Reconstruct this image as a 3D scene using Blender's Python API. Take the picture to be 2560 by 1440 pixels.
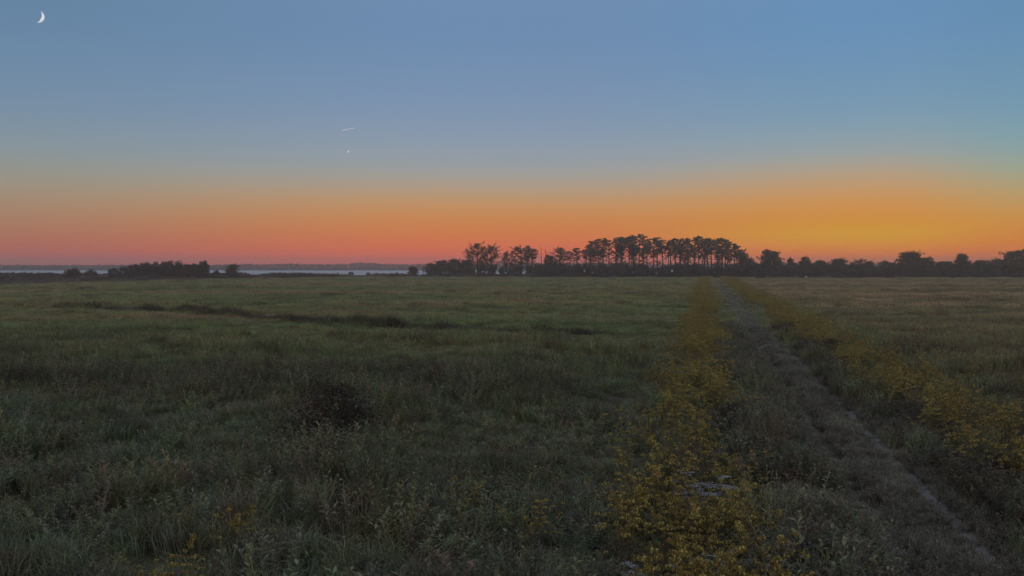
import bpy, math, random
import numpy as np

# ------------------------------------------------------------------ clean + camera, sky, sun, exposure
for o in list(bpy.data.objects):
    bpy.data.objects.remove(o)
SC = bpy.context.scene
COL = SC.collection
rng = np.random.default_rng(7)
random.seed(7)

def lin(c):
    return [((v / 255) / 12.92 if v / 255 <= 0.04045 else (((v / 255) + 0.055) / 1.055) ** 2.4) for v in c]

CAM_Z = 5.6
F = 2400.0            # focal length in photo pixels (2560 wide)
HOR = 665.0           # eye level row in the photo
cd = bpy.data.cameras.new('camera')
cam = bpy.data.objects.new('camera', cd)
COL.objects.link(cam)
cd.sensor_width = 36.0
cd.lens = 36.0 * F / 2560.0
cd.clip_start = 0.1
cd.clip_end = 60000
cam.location = (0, 0, CAM_Z)
cam.rotation_euler = (math.radians(90) - math.atan((720 - HOR) / F), 0, 0)
SC.camera = cam

W = bpy.data.worlds.new('World')
SC.world = W
W.use_nodes = True
wn = W.node_tree
wn.nodes.clear()
def N(tree, t, **kw):
    n = tree.nodes.new(t)
    for k, v in kw.items():
        setattr(n, k, v)
    return n
def L(tree, a, b):
    tree.links.new(a, b)
def M(tree, op, a, b=None, c=None, clamp=False):
    n = N(tree, 'ShaderNodeMath', operation=op, use_clamp=clamp)
    for i, v in enumerate((a, b, c)):
        if v is None:
            continue
        if isinstance(v, (int, float)):
            n.inputs[i].default_value = v
        else:
            L(tree, v, n.inputs[i])
    return n.outputs[0]

SUN_AZ, SUN_EL = 30.0, -6.5      # degrees to the right of the view axis, below the horizon
# elevation (deg) -> sRGB colour, one column of sky for each azimuth
SKY = {
 'left':  [(0, (196, 74, 66)), (.5, (190, 88, 76)), (1.4, (180, 111, 86)), (2.6, (172, 130, 103)), (3.8, (164, 144, 120)),
           (5.0, (150, 151, 140)), (6.3, (136, 151, 157)), (8.6, (118, 143, 168)), (12, (104, 136, 166)), (15.3, (96, 128, 158)), (30, (122, 144, 172)), (90, (150, 158, 178))],
 'centre':[(0, (255, 76, 26)), (.5, (246, 90, 40)), (1.4, (224, 116, 62)), (2.6, (212, 134, 68)), (3.8, (198, 150, 98)),
           (5.0, (170, 160, 145)), (6.3, (149, 160, 168)), (8.6, (130, 152, 178)), (12, (112, 142, 178)), (15.3, (106, 139, 176)), (30, (128, 150, 180)), (90, (150, 158, 178))],
 'sun':   [(0, (255, 104, 0)), (.5, (250, 118, 8)), (1.1, (232, 142, 26)), (1.8, (216, 164, 36)), (2.5, (218, 142, 42)), (3.8, (210, 150, 82)),
           (5.2, (182, 160, 130)), (6.6, (146, 164, 170)), (8.6, (122, 155, 178)), (12, (106, 146, 184)), (15.3, (100, 142, 184)), (30, (126, 152, 184)), (90, (150, 158, 178))],
 'right': [(0, (250, 98, 6)), (.5, (242, 112, 14)), (1.4, (224, 132, 36)), (2.6, (210, 148, 62)), (3.8, (188, 158, 104)),
           (5.0, (160, 166, 140)), (6.3, (134, 164, 168)), (8.6, (116, 154, 178)), (12, (102, 143, 178)), (15.3, (98, 140, 178)), (30, (124, 150, 180)), (90, (150, 158, 178))],
 'back':  [(0, (190, 160, 152)), (1.4, (196, 166, 158)), (5.0, (204, 174, 164)), (8.6, (196, 174, 170)), (15.3, (184, 172, 174)), (30, (168, 168, 178)), (90, (150, 158, 178))],
}
tc = N(wn, 'ShaderNodeTexCoord')
sx = N(wn, 'ShaderNodeSeparateXYZ')
L(wn, tc.outputs['Generated'], sx.inputs[0])
el = M(wn, 'MULTIPLY', M(wn, 'ARCSINE', M(wn, 'MINIMUM', M(wn, 'MAXIMUM', sx.outputs[2], 0.0), 1.0)), 180 / math.pi)
elt = M(wn, 'SQRT', M(wn, 'DIVIDE', el, 90.0))
az = M(wn, 'MULTIPLY', M(wn, 'ARCTAN2', sx.outputs[0], sx.outputs[1]), 180 / math.pi)
def ramp(stops):
    r = N(wn, 'ShaderNodeValToRGB')
    cr = r.color_ramp
    cr.interpolation = 'B_SPLINE'
    while len(cr.elements) < len(stops):
        cr.elements.new(0.5)
    for e, (d, c) in zip(cr.elements, stops):
        e.position = math.sqrt(d / 90.0)
        e.color = (*lin(c), 1)
    L(wn, elt, r.inputs[0])
    return r.outputs[0]
def mixc(a, b, f):
    n = N(wn, 'ShaderNodeMix', data_type='RGBA')
    L(wn, f, n.inputs[0]); L(wn, a, n.inputs[6]); L(wn, b, n.inputs[7])
    return n.outputs[2]
def span(v, a, b):
    n = N(wn, 'ShaderNodeMapRange', interpolation_type='SMOOTHSTEP')
    L(wn, v, n.inputs[0])
    n.inputs[1].default_value = a; n.inputs[2].default_value = b
    return n.outputs[0]
c = mixc(ramp(SKY['left']), ramp(SKY['centre']), span(az, -32, -2))
c = mixc(c, ramp(SKY['sun']), span(az, 3, 20))
c = mixc(c, ramp(SKY['right']), span(az, 21, 29))
c = mixc(c, ramp(SKY['back']), span(M(wn, 'ABSOLUTE', M(wn, 'SUBTRACT', az, 10)), 45, 150))
bg = N(wn, 'ShaderNodeBackground')
bg.inputs[1].default_value = 1.0
L(wn, c, bg.inputs[0])
wo = N(wn, 'ShaderNodeOutputWorld')
L(wn, bg.outputs[0], wo.inputs[0])

sl = bpy.data.lights.new('sun', 'SUN')
sl.energy = 0.15     # the sun has set: only its last reach into the high air is left
sl.angle = math.radians(0.53)
sl.color = (1.0, 0.93, 0.86)
sun = bpy.data.objects.new('sun', sl)
COL.objects.link(sun)
# direction towards the sun: already below the horizon, so it only reaches what is high up
from mathutils import Vector
sd = Vector((math.sin(math.radians(SUN_AZ)) * math.cos(math.radians(SUN_EL)),
             math.cos(math.radians(SUN_AZ)) * math.cos(math.radians(SUN_EL)),
             math.sin(math.radians(SUN_EL))))
sun.rotation_euler = sd.to_track_quat('Z', 'Y').to_euler()
sun.location = (300, 800, 60)

SC.view_settings.view_transform = 'Standard'
SC.view_settings.look = 'None'
SC.view_settings.exposure = 0.0
SC.view_settings.gamma = 1.0
SC.view_settings.use_curve_mapping = False
SC.render.engine = 'CYCLES'
SC.cycles.use_denoising = True
SC.cycles.max_bounces = 6
SC.cycles.diffuse_bounces = 3
SC.cycles.transmission_bounces = 3
SC.cycles.transparent_max_bounces = 8
SC.cycles.volume_bounces = 1

# ------------------------------------------------------------------ helpers
def tag(o, label=None, cat=None, group=None, kind=None):
    if label: o['label'] = label
    if cat: o['category'] = cat
    if group: o['group'] = group
    if kind: o['kind'] = kind
    return o

class MB:
    """collects vertices / faces, with a per-face shade value"""
    def __init__(self):
        self.v = []; self.f = []; self.s = []; self.n = 0
    def add(self, verts, faces, shade=0.5):
        self.v.extend(verts)
        for f in faces:
            self.f.append(tuple(i + self.n for i in f))
            self.s.append(shade)
        self.n += len(verts)
    def mesh(self, name, mat, smooth=False):
        me = bpy.data.meshes.new(name)
        me.from_pydata([tuple(map(float, p)) for p in self.v], [], self.f)
        at = me.attributes.new('shade', 'FLOAT', 'FACE')
        at.data.foreach_set('value', np.array(self.s, dtype=np.float32))
        me.materials.append(mat)
        if smooth:
            me.polygons.foreach_set('use_smooth', np.ones(len(me.polygons), dtype=bool))
        me.update()
        return me

def link(name, me, parent=None, loc=(0, 0, 0), rz=0.0, sc=(1, 1, 1)):
    o = bpy.data.objects.new(name, me)
    COL.objects.link(o)
    o.location = loc
    o.rotation_euler = (0, 0, rz)
    o.scale = sc
    if parent:
        o.parent = parent
    return o

def empty(name, loc, rz=0.0, sc=(1, 1, 1)):
    return link(name, None, None, loc, rz, sc)

def tube(mb, pts, rad, sides=6, shade=0.5):
    pts = [np.array(p, float) for p in pts]
    ring = []
    vs = []
    for i, p in enumerate(pts):
        d = pts[min(i + 1, len(pts) - 1)] - pts[max(i - 1, 0)]
        d /= (np.linalg.norm(d) + 1e-9)
        a = np.cross(d, (0, 1, 0.13)); a /= (np.linalg.norm(a) + 1e-9)
        b = np.cross(d, a)
        for k in range(sides):
            t = 2 * math.pi * k / sides
            vs.append(p + rad[i] * (math.cos(t) * a + math.sin(t) * b))
    fs = []
    for i in range(len(pts) - 1):
        for k in range(sides):
            k2 = (k + 1) % sides
            fs.append((i * sides + k, i * sides + k2, (i + 1) * sides + k2, (i + 1) * sides + k))
    fs.append(tuple(reversed(range(sides))))
    fs.append(tuple((len(pts) - 1) * sides + k for k in range(sides)))
    mb.add(vs, fs, shade)

def leaf_clump(mb, c, r, n, size, R, flat=0.7, shade=None):
    """n small leaf sprays spread through an ellipsoid"""
    c = np.array(c, float)
    for _ in range(n):
        d = R.normal(size=3); d /= np.linalg.norm(d)
        p = c + d * r * (R.random() ** 0.45) * np.array((1, 1, flat))
        u = R.normal(size=3); u /= np.linalg.norm(u)
        w = np.cross(u, R.normal(size=3)); w /= (np.linalg.norm(w) + 1e-9)
        s = size * (0.55 + 0.9 * R.random())
        a = s * (0.35 + 0.35 * R.random())
        sh = R.random() if shade is None else shade
        mb.add([p - u * s * .5, p + w * a * .5, p + u * s * .5, p - w * a * .5], [(0, 1, 2, 3)], sh)

# smooth value noise
_lat = rng.random((256, 256))
def vnoise(x, y):
    x = np.asarray(x, float); y = np.asarray(y, float)
    xi = np.floor(x).astype(int); yi = np.floor(y).astype(int)
    fx = x - xi; fy = y - yi
    fx = fx * fx * (3 - 2 * fx); fy = fy * fy * (3 - 2 * fy)
    g = lambda a, b: _lat[a & 255, b & 255]
    return (g(xi, yi) * (1 - fx) + g(xi + 1, yi) * fx) * (1 - fy) + (g(xi, yi + 1) * (1 - fx) + g(xi + 1, yi + 1) * fx) * fy
def fbm(x, y, o=3):
    t = 0; a = 1; s = 0
    for i in range(o):
        t = t + a * vnoise(x * 2 ** i + 17 * i, y * 2 ** i + 31 * i); s += a; a *= .5
    return t / s
def sstep(v, a, b):
    t = np.clip((np.asarray(v, float) - a) / (b - a), 0, 1)
    return t * t * (3 - 2 * t)

def px2x(px, d):
    return (px - 1280) / F * d
def py2z(py, d):
    return CAM_Z + (HOR - py) / F * d

# ------------------------------------------------------------------ materials
def new_mat(name):
    m = bpy.data.materials.new(name)
    m.use_nodes = True
    m.node_tree.nodes.clear()
    return m, m.node_tree

def foliage_mat(name, col=None, var=0.5, trans=0.35, rough=0.6, hue=0.0):
    """col None: the colour comes from the scattered plant's own tint"""
    m, t = new_mat(name)
    out = N(t, 'ShaderNodeOutputMaterial')
    at = N(t, 'ShaderNodeAttribute', attribute_name='shade')
    if col is None:
        ti = N(t, 'ShaderNodeAttribute', attribute_name='tint', attribute_type='INSTANCER')
        base = ti.outputs['Color']
    else:
        oi = N(t, 'ShaderNodeObjectInfo')
        hs = N(t, 'ShaderNodeHueSaturation')
        hs.inputs['Color'].default_value = (*col, 1)
        L(t, M(t, 'MULTIPLY_ADD', oi.outputs['Random'], hue, 0.5 - hue / 2), hs.inputs['Hue'])
        L(t, M(t, 'MULTIPLY_ADD', oi.outputs['Random'], 0.4, 0.8), hs.inputs['Value'])
        base = hs.outputs[0]
    k = M(t, 'MULTIPLY_ADD', at.outputs['Fac'], 2 * var, 1 - var)
    vm = N(t, 'ShaderNodeVectorMath', operation='SCALE')
    L(t, base, vm.inputs[0]); L(t, k, vm.inputs['Scale'])
    p = N(t, 'ShaderNodeBsdfPrincipled')
    p.inputs['Roughness'].default_value = rough
    p.inputs['Specular IOR Level'].default_value = 0.25
    L(t, vm.outputs[0], p.inputs['Base Color'])
    tr = N(t, 'ShaderNodeBsdfTranslucent')
    L(t, vm.outputs[0], tr.inputs['Color'])
    mx = N(t, 'ShaderNodeMixShader')
    mx.inputs[0].default_value = trans
    L(t, p.outputs[0], mx.inputs[1]); L(t, tr.outputs[0], mx.inputs[2])
    L(t, mx.outputs[0], out.inputs[0])
    return m

def noise_mat(name, c1, c2, scale=3.0, rough=0.9, bump=0.3, detail=6, c3=None):
    m, t = new_mat(name)
    out = N(t, 'ShaderNodeOutputMaterial')
    tcn = N(t, 'ShaderNodeTexCoord')
    ns = N(t, 'ShaderNodeTexNoise')
    ns.inputs['Scale'].default_value = scale
    ns.inputs['Detail'].default_value = detail
    L(t, tcn.outputs['Object'], ns.inputs['Vector'])
    r = N(t, 'ShaderNodeValToRGB')
    r.color_ramp.elements[0].position = .3; r.color_ramp.elements[1].position = .7
    r.color_ramp.elements[0].color = (*c1, 1); r.color_ramp.elements[1].color = (*c2, 1)
    if c3:
        e = r.color_ramp.elements.new(.5); e.color = (*c3, 1)
    L(t, ns.outputs[0], r.inputs[0])
    p = N(t, 'ShaderNodeBsdfPrincipled')
    p.inputs['Roughness'].default_value = rough
    p.inputs['Specular IOR Level'].default_value = 0.2
    L(t, r.outputs[0], p.inputs['Base Color'])
    b = N(t, 'ShaderNodeBump')
    b.inputs['Strength'].default_value = bump
    L(t, ns.outputs[0], b.inputs['Height'])
    L(t, b.outputs[0], p.inputs['Normal'])
    L(t, p.outputs[0], out.inputs[0])
    return m

M_PLANT = foliage_mat('plant_blades', None, .5, .45)
M_SOIL = noise_mat('marsh_soil', (.045, .038, .022), (.12, .105, .055), .12, .95, .4, 8, (.075, .07, .035))
M_TRACK = noise_mat('track_turf', (.11, .09, .06), (.19, .16, .11), 1.1, .95, .5)
M_RUT = noise_mat('rut_soil', (.15, .135, .13), (.23, .21, .20), 1.3, .95, .5)
M_BARK = noise_mat('bark', (.035, .024, .018), (.085, .06, .045), 2.0, .9, .6)
M_PINE = foliage_mat('pine_needles', (.105, .085, .042), .5, .5, .6, .04)
M_BROAD = foliage_mat('broad_leaves', (.11, .09, .045), .5, .5, .6, .05)
M_SHRUB = foliage_mat('shrub_leaves', (.095, .072, .055), .5, .4, .6, .05)
M_DARK = foliage_mat('dark_shrub_leaves', (.072, .054, .043), .5, .38, .7, .04)
M_FARWOOD = foliage_mat('far_wood_leaves', (.045, .045, .035), .5, .25, .6, .0)
M_GOLD = foliage_mat('goldenrod_blossom', (.36, .28, .082), .65, .3, .7, .03)
M_GOLDLEAF = foliage_mat('goldenrod_leaves', (.25, .20, .075), .5, .4, .6, .05)
M_STEM = foliage_mat('green_stems', (.12, .10, .05), .3, .1, .7, .02)
M_GROUNDSEL = foliage_mat('groundsel_leaves', (.30, .27, .16), .45, .4, .6, .07)
M_PLUME = foliage_mat('dry_plumes', (.30, .22, .15), .4, .4, .7, .04)
M_WHITE = foliage_mat('white_blossom', (.46, .48, .50), .25, .3, .7, .0)

# ------------------------------------------------------------------ the setting: ground, water, track
def basin(x, y):
    """1 where the lake lies"""
    near = 572 + 24 * (fbm(x / 60., y / 300.) - .5) - 20 * sstep(x, -140, -40) * (1 - sstep(x, 40, 110))
    a = sstep(y, near - 10, near + 12)
    b = 1 - sstep(y, 1275, 1290)
    cc = 1 - sstep(x, 190, 240)
    return a * b * cc

def ground_z(x, y):
    x = np.asarray(x, float); y = np.asarray(y, float)
    return -1.6 * basin(x, y)

ys = np.concatenate([np.linspace(-60, 420, 49), np.linspace(430, 760, 111), np.linspace(775, 1260, 34),
                     np.linspace(1266, 1300, 12), np.linspace(1330, 2600, 26)])
xs = np.concatenate([np.linspace(-2600, -500, 30), np.linspace(-480, 480, 97), np.linspace(500, 2600, 30)])
GX, GY = np.meshgrid(xs, ys)
GZ = ground_z(GX, GY)
me = bpy.data.meshes.new('ground')
nx = len(xs)
quads = [(j * nx + i, j * nx + i + 1, (j + 1) * nx + i + 1, (j + 1) * nx + i) for j in range(len(ys) - 1) for i in range(nx - 1)]
me.from_pydata(np.stack([GX.ravel(), GY.ravel(), GZ.ravel()], 1).tolist(), [], quads)
me.materials.append(M_SOIL)
me.polygons.foreach_set('use_smooth', np.ones(len(me.polygons), dtype=bool))
ground = tag(link('ground', me), 'flat dark marsh ground under the grass', kind='structure')

m, t = new_mat('lake_water')
out = N(t, 'ShaderNodeOutputMaterial')
p = N(t, 'ShaderNodeBsdfPrincipled')
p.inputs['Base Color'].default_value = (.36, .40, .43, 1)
p.inputs['Roughness'].default_value = .3
p.inputs['IOR'].default_value = 1.33
tcn = N(t, 'ShaderNodeTexCoord')
ns = N(t, 'ShaderNodeTexNoise'); ns.inputs['Scale'].default_value = 1.3; ns.inputs['Detail'].default_value = 3
L(t, tcn.outputs['Object'], ns.inputs['Vector'])
b = N(t, 'ShaderNodeBump'); b.inputs['Strength'].default_value = .8; b.inputs['Distance'].default_value = .3
L(t, ns.outputs[0], b.inputs['Height']); L(t, b.outputs[0], p.inputs['Normal'])
L(t, p.outputs[0], out.inputs[0])
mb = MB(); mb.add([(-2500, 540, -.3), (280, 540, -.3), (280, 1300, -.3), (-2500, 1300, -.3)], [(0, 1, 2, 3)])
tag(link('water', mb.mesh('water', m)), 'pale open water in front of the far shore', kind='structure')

SLOPE = .2
RUTS = (3.6, 5.35)
def track_x(s, y):
    return SLOPE * y + s + .25 * np.sin(np.asarray(y) / 37.)
cs = [(1.9, .004), (2.6, .03), (3.2, .035), (3.35, .012), (3.85, .012), (4.0, .05), (4.9, .055), (5.1, .012), (5.6, .012), (5.75, .04), (6.5, .03), (7.0, .004)]
yy = np.concatenate([np.linspace(6, 60, 46), np.linspace(64, 500, 80)])
mb = MB()
vs = []
for y in yy:
    for s, z in cs:
        vs.append((float(track_x(s, y)), y, z + .008))
k = len(cs)
mb.add(vs, [(j * k + i, j * k + i + 1, (j + 1) * k + i + 1, (j + 1) * k + i) for j in range(len(yy) - 1) for i in range(k - 1)])
track = tag(link('track', mb.mesh('track', M_TRACK)), 'mown grass track with two wheel ruts running to the copse', kind='structure')
for rs in RUTS:
    mb = MB(); vs = []
    for y in yy:
        w = .14 + .07 * float(vnoise(y / 2.1, rs * 9))
        j = .05 * float(vnoise(y / 1.3, rs * 3) - .5)
        vs += [(float(track_x(rs - w + j, y)), y, .026), (float(track_x(rs + w + j, y)), y, .026)]
    mb.add(vs, [(2 * j, 2 * j + 1, 2 * j + 3, 2 * j + 2) for j in range(len(yy) - 1)])
    link('wheel_rut', mb.mesh('wheel_rut', M_RUT), track)

# ------------------------------------------------------------------ haze
m, t = new_mat('evening_haze')
out = N(t, 'ShaderNodeOutputMaterial')
pv = N(t, 'ShaderNodeVolumePrincipled')
pv.inputs['Color'].default_value = (.97, .90, .84, 1)
pv.inputs['Density'].default_value = .00054
pv.inputs['Anisotropy'].default_value = .85
L(t, pv.outputs[0], out.inputs['Volume'])
x0, x1, y0, y1, z0, z1 = -2605, 2605, -65, 2605, -2.7, 23.5
mb = MB(); mb.add([(x0, y0, z0), (x1, y0, z0), (x1, y1, z0), (x0, y1, z0), (x0, y0, z1), (x1, y0, z1), (x1, y1, z1), (x0, y1, z1)],
                  [(0, 3, 2, 1), (4, 5, 6, 7), (0, 1, 5, 4), (1, 2, 6, 5), (2, 3, 7, 6), (3, 0, 4, 7)])
tag(link('haze', mb.mesh('haze', m)), 'thin evening haze lying over the marsh', kind='stuff')

# ------------------------------------------------------------------ scattering of uncountable plants
def proto(name, mb, mat):
    return bpy.data.objects.new(name, mb.mesh(name, mat))     # never linked: only a shape for the scatter

def scatter(name, protos, P, S, R3, T, label, idx=None):
    n = len(P)
    if idx is None:
        idx = rng.integers(0, len(protos), n)
    me = bpy.data.meshes.new(name)
    me.vertices.add(n)
    me.vertices.foreach_set('co', np.asarray(P, np.float32).ravel())
    a = me.attributes.new('psc', 'FLOAT_VECTOR', 'POINT'); a.data.foreach_set('vector', np.asarray(S, np.float32).ravel())
    a = me.attributes.new('prot', 'FLOAT_VECTOR', 'POINT'); a.data.foreach_set('vector', np.asarray(R3, np.float32).ravel())
    a = me.attributes.new('pidx', 'INT', 'POINT'); a.data.foreach_set('value', np.asarray(idx, np.int32))
    a = me.attributes.new('tint', 'FLOAT_COLOR', 'POINT')
    a.data.foreach_set('color', np.concatenate([T, np.ones((n, 1))], 1).astype(np.float32).ravel())
    o = link(name, me)
    g = bpy.data.node_groups.new(name + '_scatter', 'GeometryNodeTree')
    g.interface.new_socket('Geometry', in_out='INPUT', socket_type='NodeSocketGeometry')
    g.interface.new_socket('Geometry', in_out='OUTPUT', socket_type='NodeSocketGeometry')
    gi = N(g, 'NodeGroupInput'); go = N(g, 'NodeGroupOutput')
    iop = N(g, 'GeometryNodeInstanceOnPoints')
    L(g, gi.outputs[0], iop.inputs['Points'])
    jn = N(g, 'GeometryNodeJoinGeometry')
    for pr in protos:
        ob = N(g, 'GeometryNodeObjectInfo')
        ob.inputs['Object'].default_value = pr
        ob.inputs['As Instance'].default_value = True
        L(g, ob.outputs['Geometry'], jn.inputs[0])
    L(g, jn.outputs[0], iop.inputs['Instance'])
    iop.inputs['Pick Instance'].default_value = True
    def na(nm, ty):
        q = N(g, 'GeometryNodeInputNamedAttribute', data_type=ty)
        q.inputs['Name'].default_value = nm
        return q.outputs[0]
    L(g, na('pidx', 'INT'), iop.inputs['Instance Index'])
    e2r = N(g, 'FunctionNodeEulerToRotation')
    L(g, na('prot', 'FLOAT_VECTOR'), e2r.inputs[0])
    L(g, e2r.outputs[0], iop.inputs['Rotation'])
    L(g, na('psc', 'FLOAT_VECTOR'), iop.inputs['Scale'])
    L(g, iop.outputs[0], go.inputs[0])
    md = o.modifiers.new('scatter', 'NODES')
    md.node_group = g
    return tag(o, label, kind='stuff')

def blade(mb, x, y, h, w, ang, lean, curl, sh):
    dx, dy = math.cos(ang), math.sin(ang)
    px, py = -dy, dx
    m1 = (x + dx * lean * h * .45, y + dy * lean * h * .45, h * .55)
    tip = (x + dx * (lean + curl) * h, y + dy * (lean + curl) * h, h * (1 - .35 * curl))
    mb.add([(x - px * w, y - py * w, 0), (x + px * w, y + py * w, 0),
            (m1[0] + px * w * .8, m1[1] + py * w * .8, m1[2]), (m1[0] - px * w * .8, m1[1] - py * w * .8, m1[2]), tip],
           [(0, 1, 2, 3), (3, 2, 4)], sh)

def grass_tuft(name, n, rad, h, w, R):
    mb = MB()
    for _ in range(n):
        r = rad * math.sqrt(R.random()); a = R.random() * 2 * math.pi
        blade(mb, r * math.cos(a), r * math.sin(a), h * (.45 + .65 * R.random()), w * (.6 + .8 * R.random()),
              R.random() * 2 * math.pi, .08 + .22 * R.random(), .15 + .5 * R.random(), R.random())
    return proto(name, mb, M_PLANT)

def leaf(mb, p, d, ln, w, sh):
    d = d / (np.linalg.norm(d) + 1e-9)
    s = np.cross(d, (0, 0, 1.)); s /= (np.linalg.norm(s) + 1e-9)
    up = np.cross(s, d)
    mid = p + d * ln * .45 + up * ln * .06
    mb.add([p, mid + s * w, p + d * ln - up * ln * .08, mid - s * w], [(0, 1, 2, 3)], sh)

def herb(mb, R, n_st, rad, h, nl, ll, lw, stem_mb=None, spread=.25, up=.8):
    tops = []
    for _ in range(n_st):
        r = rad * math.sqrt(R.random()); a = R.random() * 2 * math.pi
        b0 = np.array((r * math.cos(a), r * math.sin(a), 0.))
        hh = h * (.5 + .62 * R.random())
        ln = np.array((math.cos(a), math.sin(a), 0)) * spread * (.3 + R.random()) + R.normal(size=3) * (.1, .1, 0)
        pts = [b0 + ln * hh * (q ** 1.5) + np.array((0, 0, hh * q)) for q in (0, .35, .7, 1.)]
        sh = R.random()
        tube(stem_mb or mb, pts, [.008, .007, .005, .003], 3, sh)
        for k in range(nl):
            q = .12 + .88 * (k + R.random()) / nl
            i = min(int(q / .34), 2)
            f = np.clip((q - (0, .35, .7)[i]) / (.35, .35, .3)[i], 0, 1)
            p0 = pts[i] * (1 - f) + pts[i + 1] * f
            a2 = R.random() * 2 * math.pi
            d = np.array((math.cos(a2), math.sin(a2), up * (.3 + R.random())))
            leaf(mb, p0, d, ll * (.6 + .7 * R.random()) * (1.1 - .4 * q), lw * (.7 + .6 * R.random()), np.clip(sh * .6 + .4 * R.random(), 0, 1))
        tops.append(pts[-1])
    return tops

GRASS = [grass_tuft('grass_tuft', 70, .34, .75, .011, np.random.default_rng(s)) for s in (1, 2, 3)]
WIDE = [grass_tuft('grass_patch', 120, 1.0, .75, .035, np.random.default_rng(s)) for s in (4, 5, 6)]
SHORT = [grass_tuft('turf_tuft', 60, .28, .20, .009, np.random.default_rng(s)) for s in (7, 8)]
HERB = []
for s in (11, 12, 13):
    mb = MB(); herb(mb, np.random.default_rng(s), 9, .3, .95, 18, .15, .021)
    HERB.append(proto('leafy_herb', mb, M_PLANT))

def spread_pts(d0, d1, dens, wid=.60, pad=6):
    area = (wid * (d0 + d1) + 2 * pad) * (d1 - d0)
    n = int(area * dens)
    y = np.sqrt(rng.random(n) * (d1 ** 2 - d0 ** 2) + d0 ** 2)
    x = (rng.random(n) * 2 - 1) * (wid * y + pad)
    return x, y

C_GREEN = np.array((.225, .260, .098)); C_OLIVE = np.array((.300, .275, .108)); C_TAN = np.array((.44, .30, .165))
C_RED = np.array((.290, .180, .115)); C_DARK = np.array((.085, .070, .045)); C_GREY = np.array((.215, .215, .135))

# edge of taller growth, with its shade painted in as dark plant colour
def shaded_edge(x, y):
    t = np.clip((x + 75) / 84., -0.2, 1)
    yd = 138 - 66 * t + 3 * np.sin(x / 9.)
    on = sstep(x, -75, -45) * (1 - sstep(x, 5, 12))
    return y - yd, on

def field_edge(x, y):
    ang = x / np.maximum(y, 1)
    far = 285 + 165 * sstep(ang, -.55, -.12) + 22 * (fbm(x / 40., 0 * x + 3.) - .5)
    return far

def meadow_style(x, y):
    s = x - SLOPE * y
    n1 = fbm(x / 9., y / 9., 3); n2 = fbm(x / 30. + 9, y / 22. + 4, 3); n3 = fbm(x / 3.1 + 5, y / 3.1, 2)
    n4 = fbm(x / 55. + 3, y / 14. + 8, 3)
    col = C_GREEN[None] * (1 - sstep(n2, .35, .7))[:, None] + C_OLIVE[None] * sstep(n2, .35, .7)[:, None]
    w = (sstep(n1, .52, .78) * .42)[:, None]; col = col * (1 - w) + C_RED * w
    near = (1 - sstep(y, 14, 85))[:, None] * .8
    col = col * (1 - near) + C_GREY * near
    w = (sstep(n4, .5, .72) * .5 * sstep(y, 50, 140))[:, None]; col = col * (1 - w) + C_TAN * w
    # the field right of the track is drier
    r = (sstep(s, 10, 14))[:, None]
    dry = C_OLIVE * .55 + C_RED * .45
    col = col * (1 - .75 * r) + dry * .75 * r
    w = (sstep(n4, .44, .64) * sstep(y, 70, 130))[:, None] * r * .8; col = col * (1 - w) + C_TAN * w
    for cx_, cy_, rx_, ry_ in ((44, 190, 14, 9), (54, 150, 13, 6), (60, 128, 16, 5), (74, 170, 22, 7), (66, 100, 14, 4)):      # lodged pale hay
        w = (np.exp(-(((x - cx_) / rx_) ** 2 + ((y - cy_) / ry_) ** 2)) * .9 * r[:, 0])[:, None]; col = col * (1 - w) + C_TAN * 1.15 * w
    n5 = fbm(x / 16. + 70, y / 7. + 12, 3)
    w = (sstep(n5, .55, .8) * .4)[:, None]; col = col * (1 - w) + C_DARK * w
    w = (sstep(n3, .6, .85) * .45)[:, None]; col = col * (1 - w) + C_DARK * w
    nm = fbm(x / 4.2 + 90, y / 5.5 + 17, 2)
    h = .30 + .75 * n1 + .55 * (n3 - .5) * 2 + .62 * sstep(nm, .42, .68)
    h = h * (.78 + .3 * (1 - sstep(y, 20, 90)))
    band = np.maximum(sstep(s, -2.2, -1.2) * (1 - sstep(s, 1.0, 1.9)), sstep(s, 6.4, 7.2) * (1 - sstep(s, 9.6, 10.8)))
    h = h * (1 - .45 * band)
    dd, on = shaded_edge(x, y)
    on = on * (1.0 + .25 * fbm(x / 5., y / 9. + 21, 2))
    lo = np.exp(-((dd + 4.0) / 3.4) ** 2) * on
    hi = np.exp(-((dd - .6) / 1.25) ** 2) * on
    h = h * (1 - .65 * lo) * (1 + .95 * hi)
    w = np.clip(hi, 0, .9)[:, None]; col = col * (1 - w) + C_DARK * w  # shaded face of the taller edge, put into the plant colour
    col = col * (1 + .32 * sstep(y, 20, 110))[:, None]          # plant colour grows paler with distance
    return col, np.clip(h, .15, 1.9)

def in_track(x, y, pad=0.):
    s = x - SLOPE * y
    j = .9 * (fbm(x / 1.7, y / 2.3 + 33, 2) - .5)
    return (s > 2.75 - pad + j) & (s < 6.1 + pad + j)

def rot3(n, lean=.12):
    return np.stack([rng.normal(size=n) * lean, rng.normal(size=n) * lean, rng.random(n) * 6.283], 1)

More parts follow.
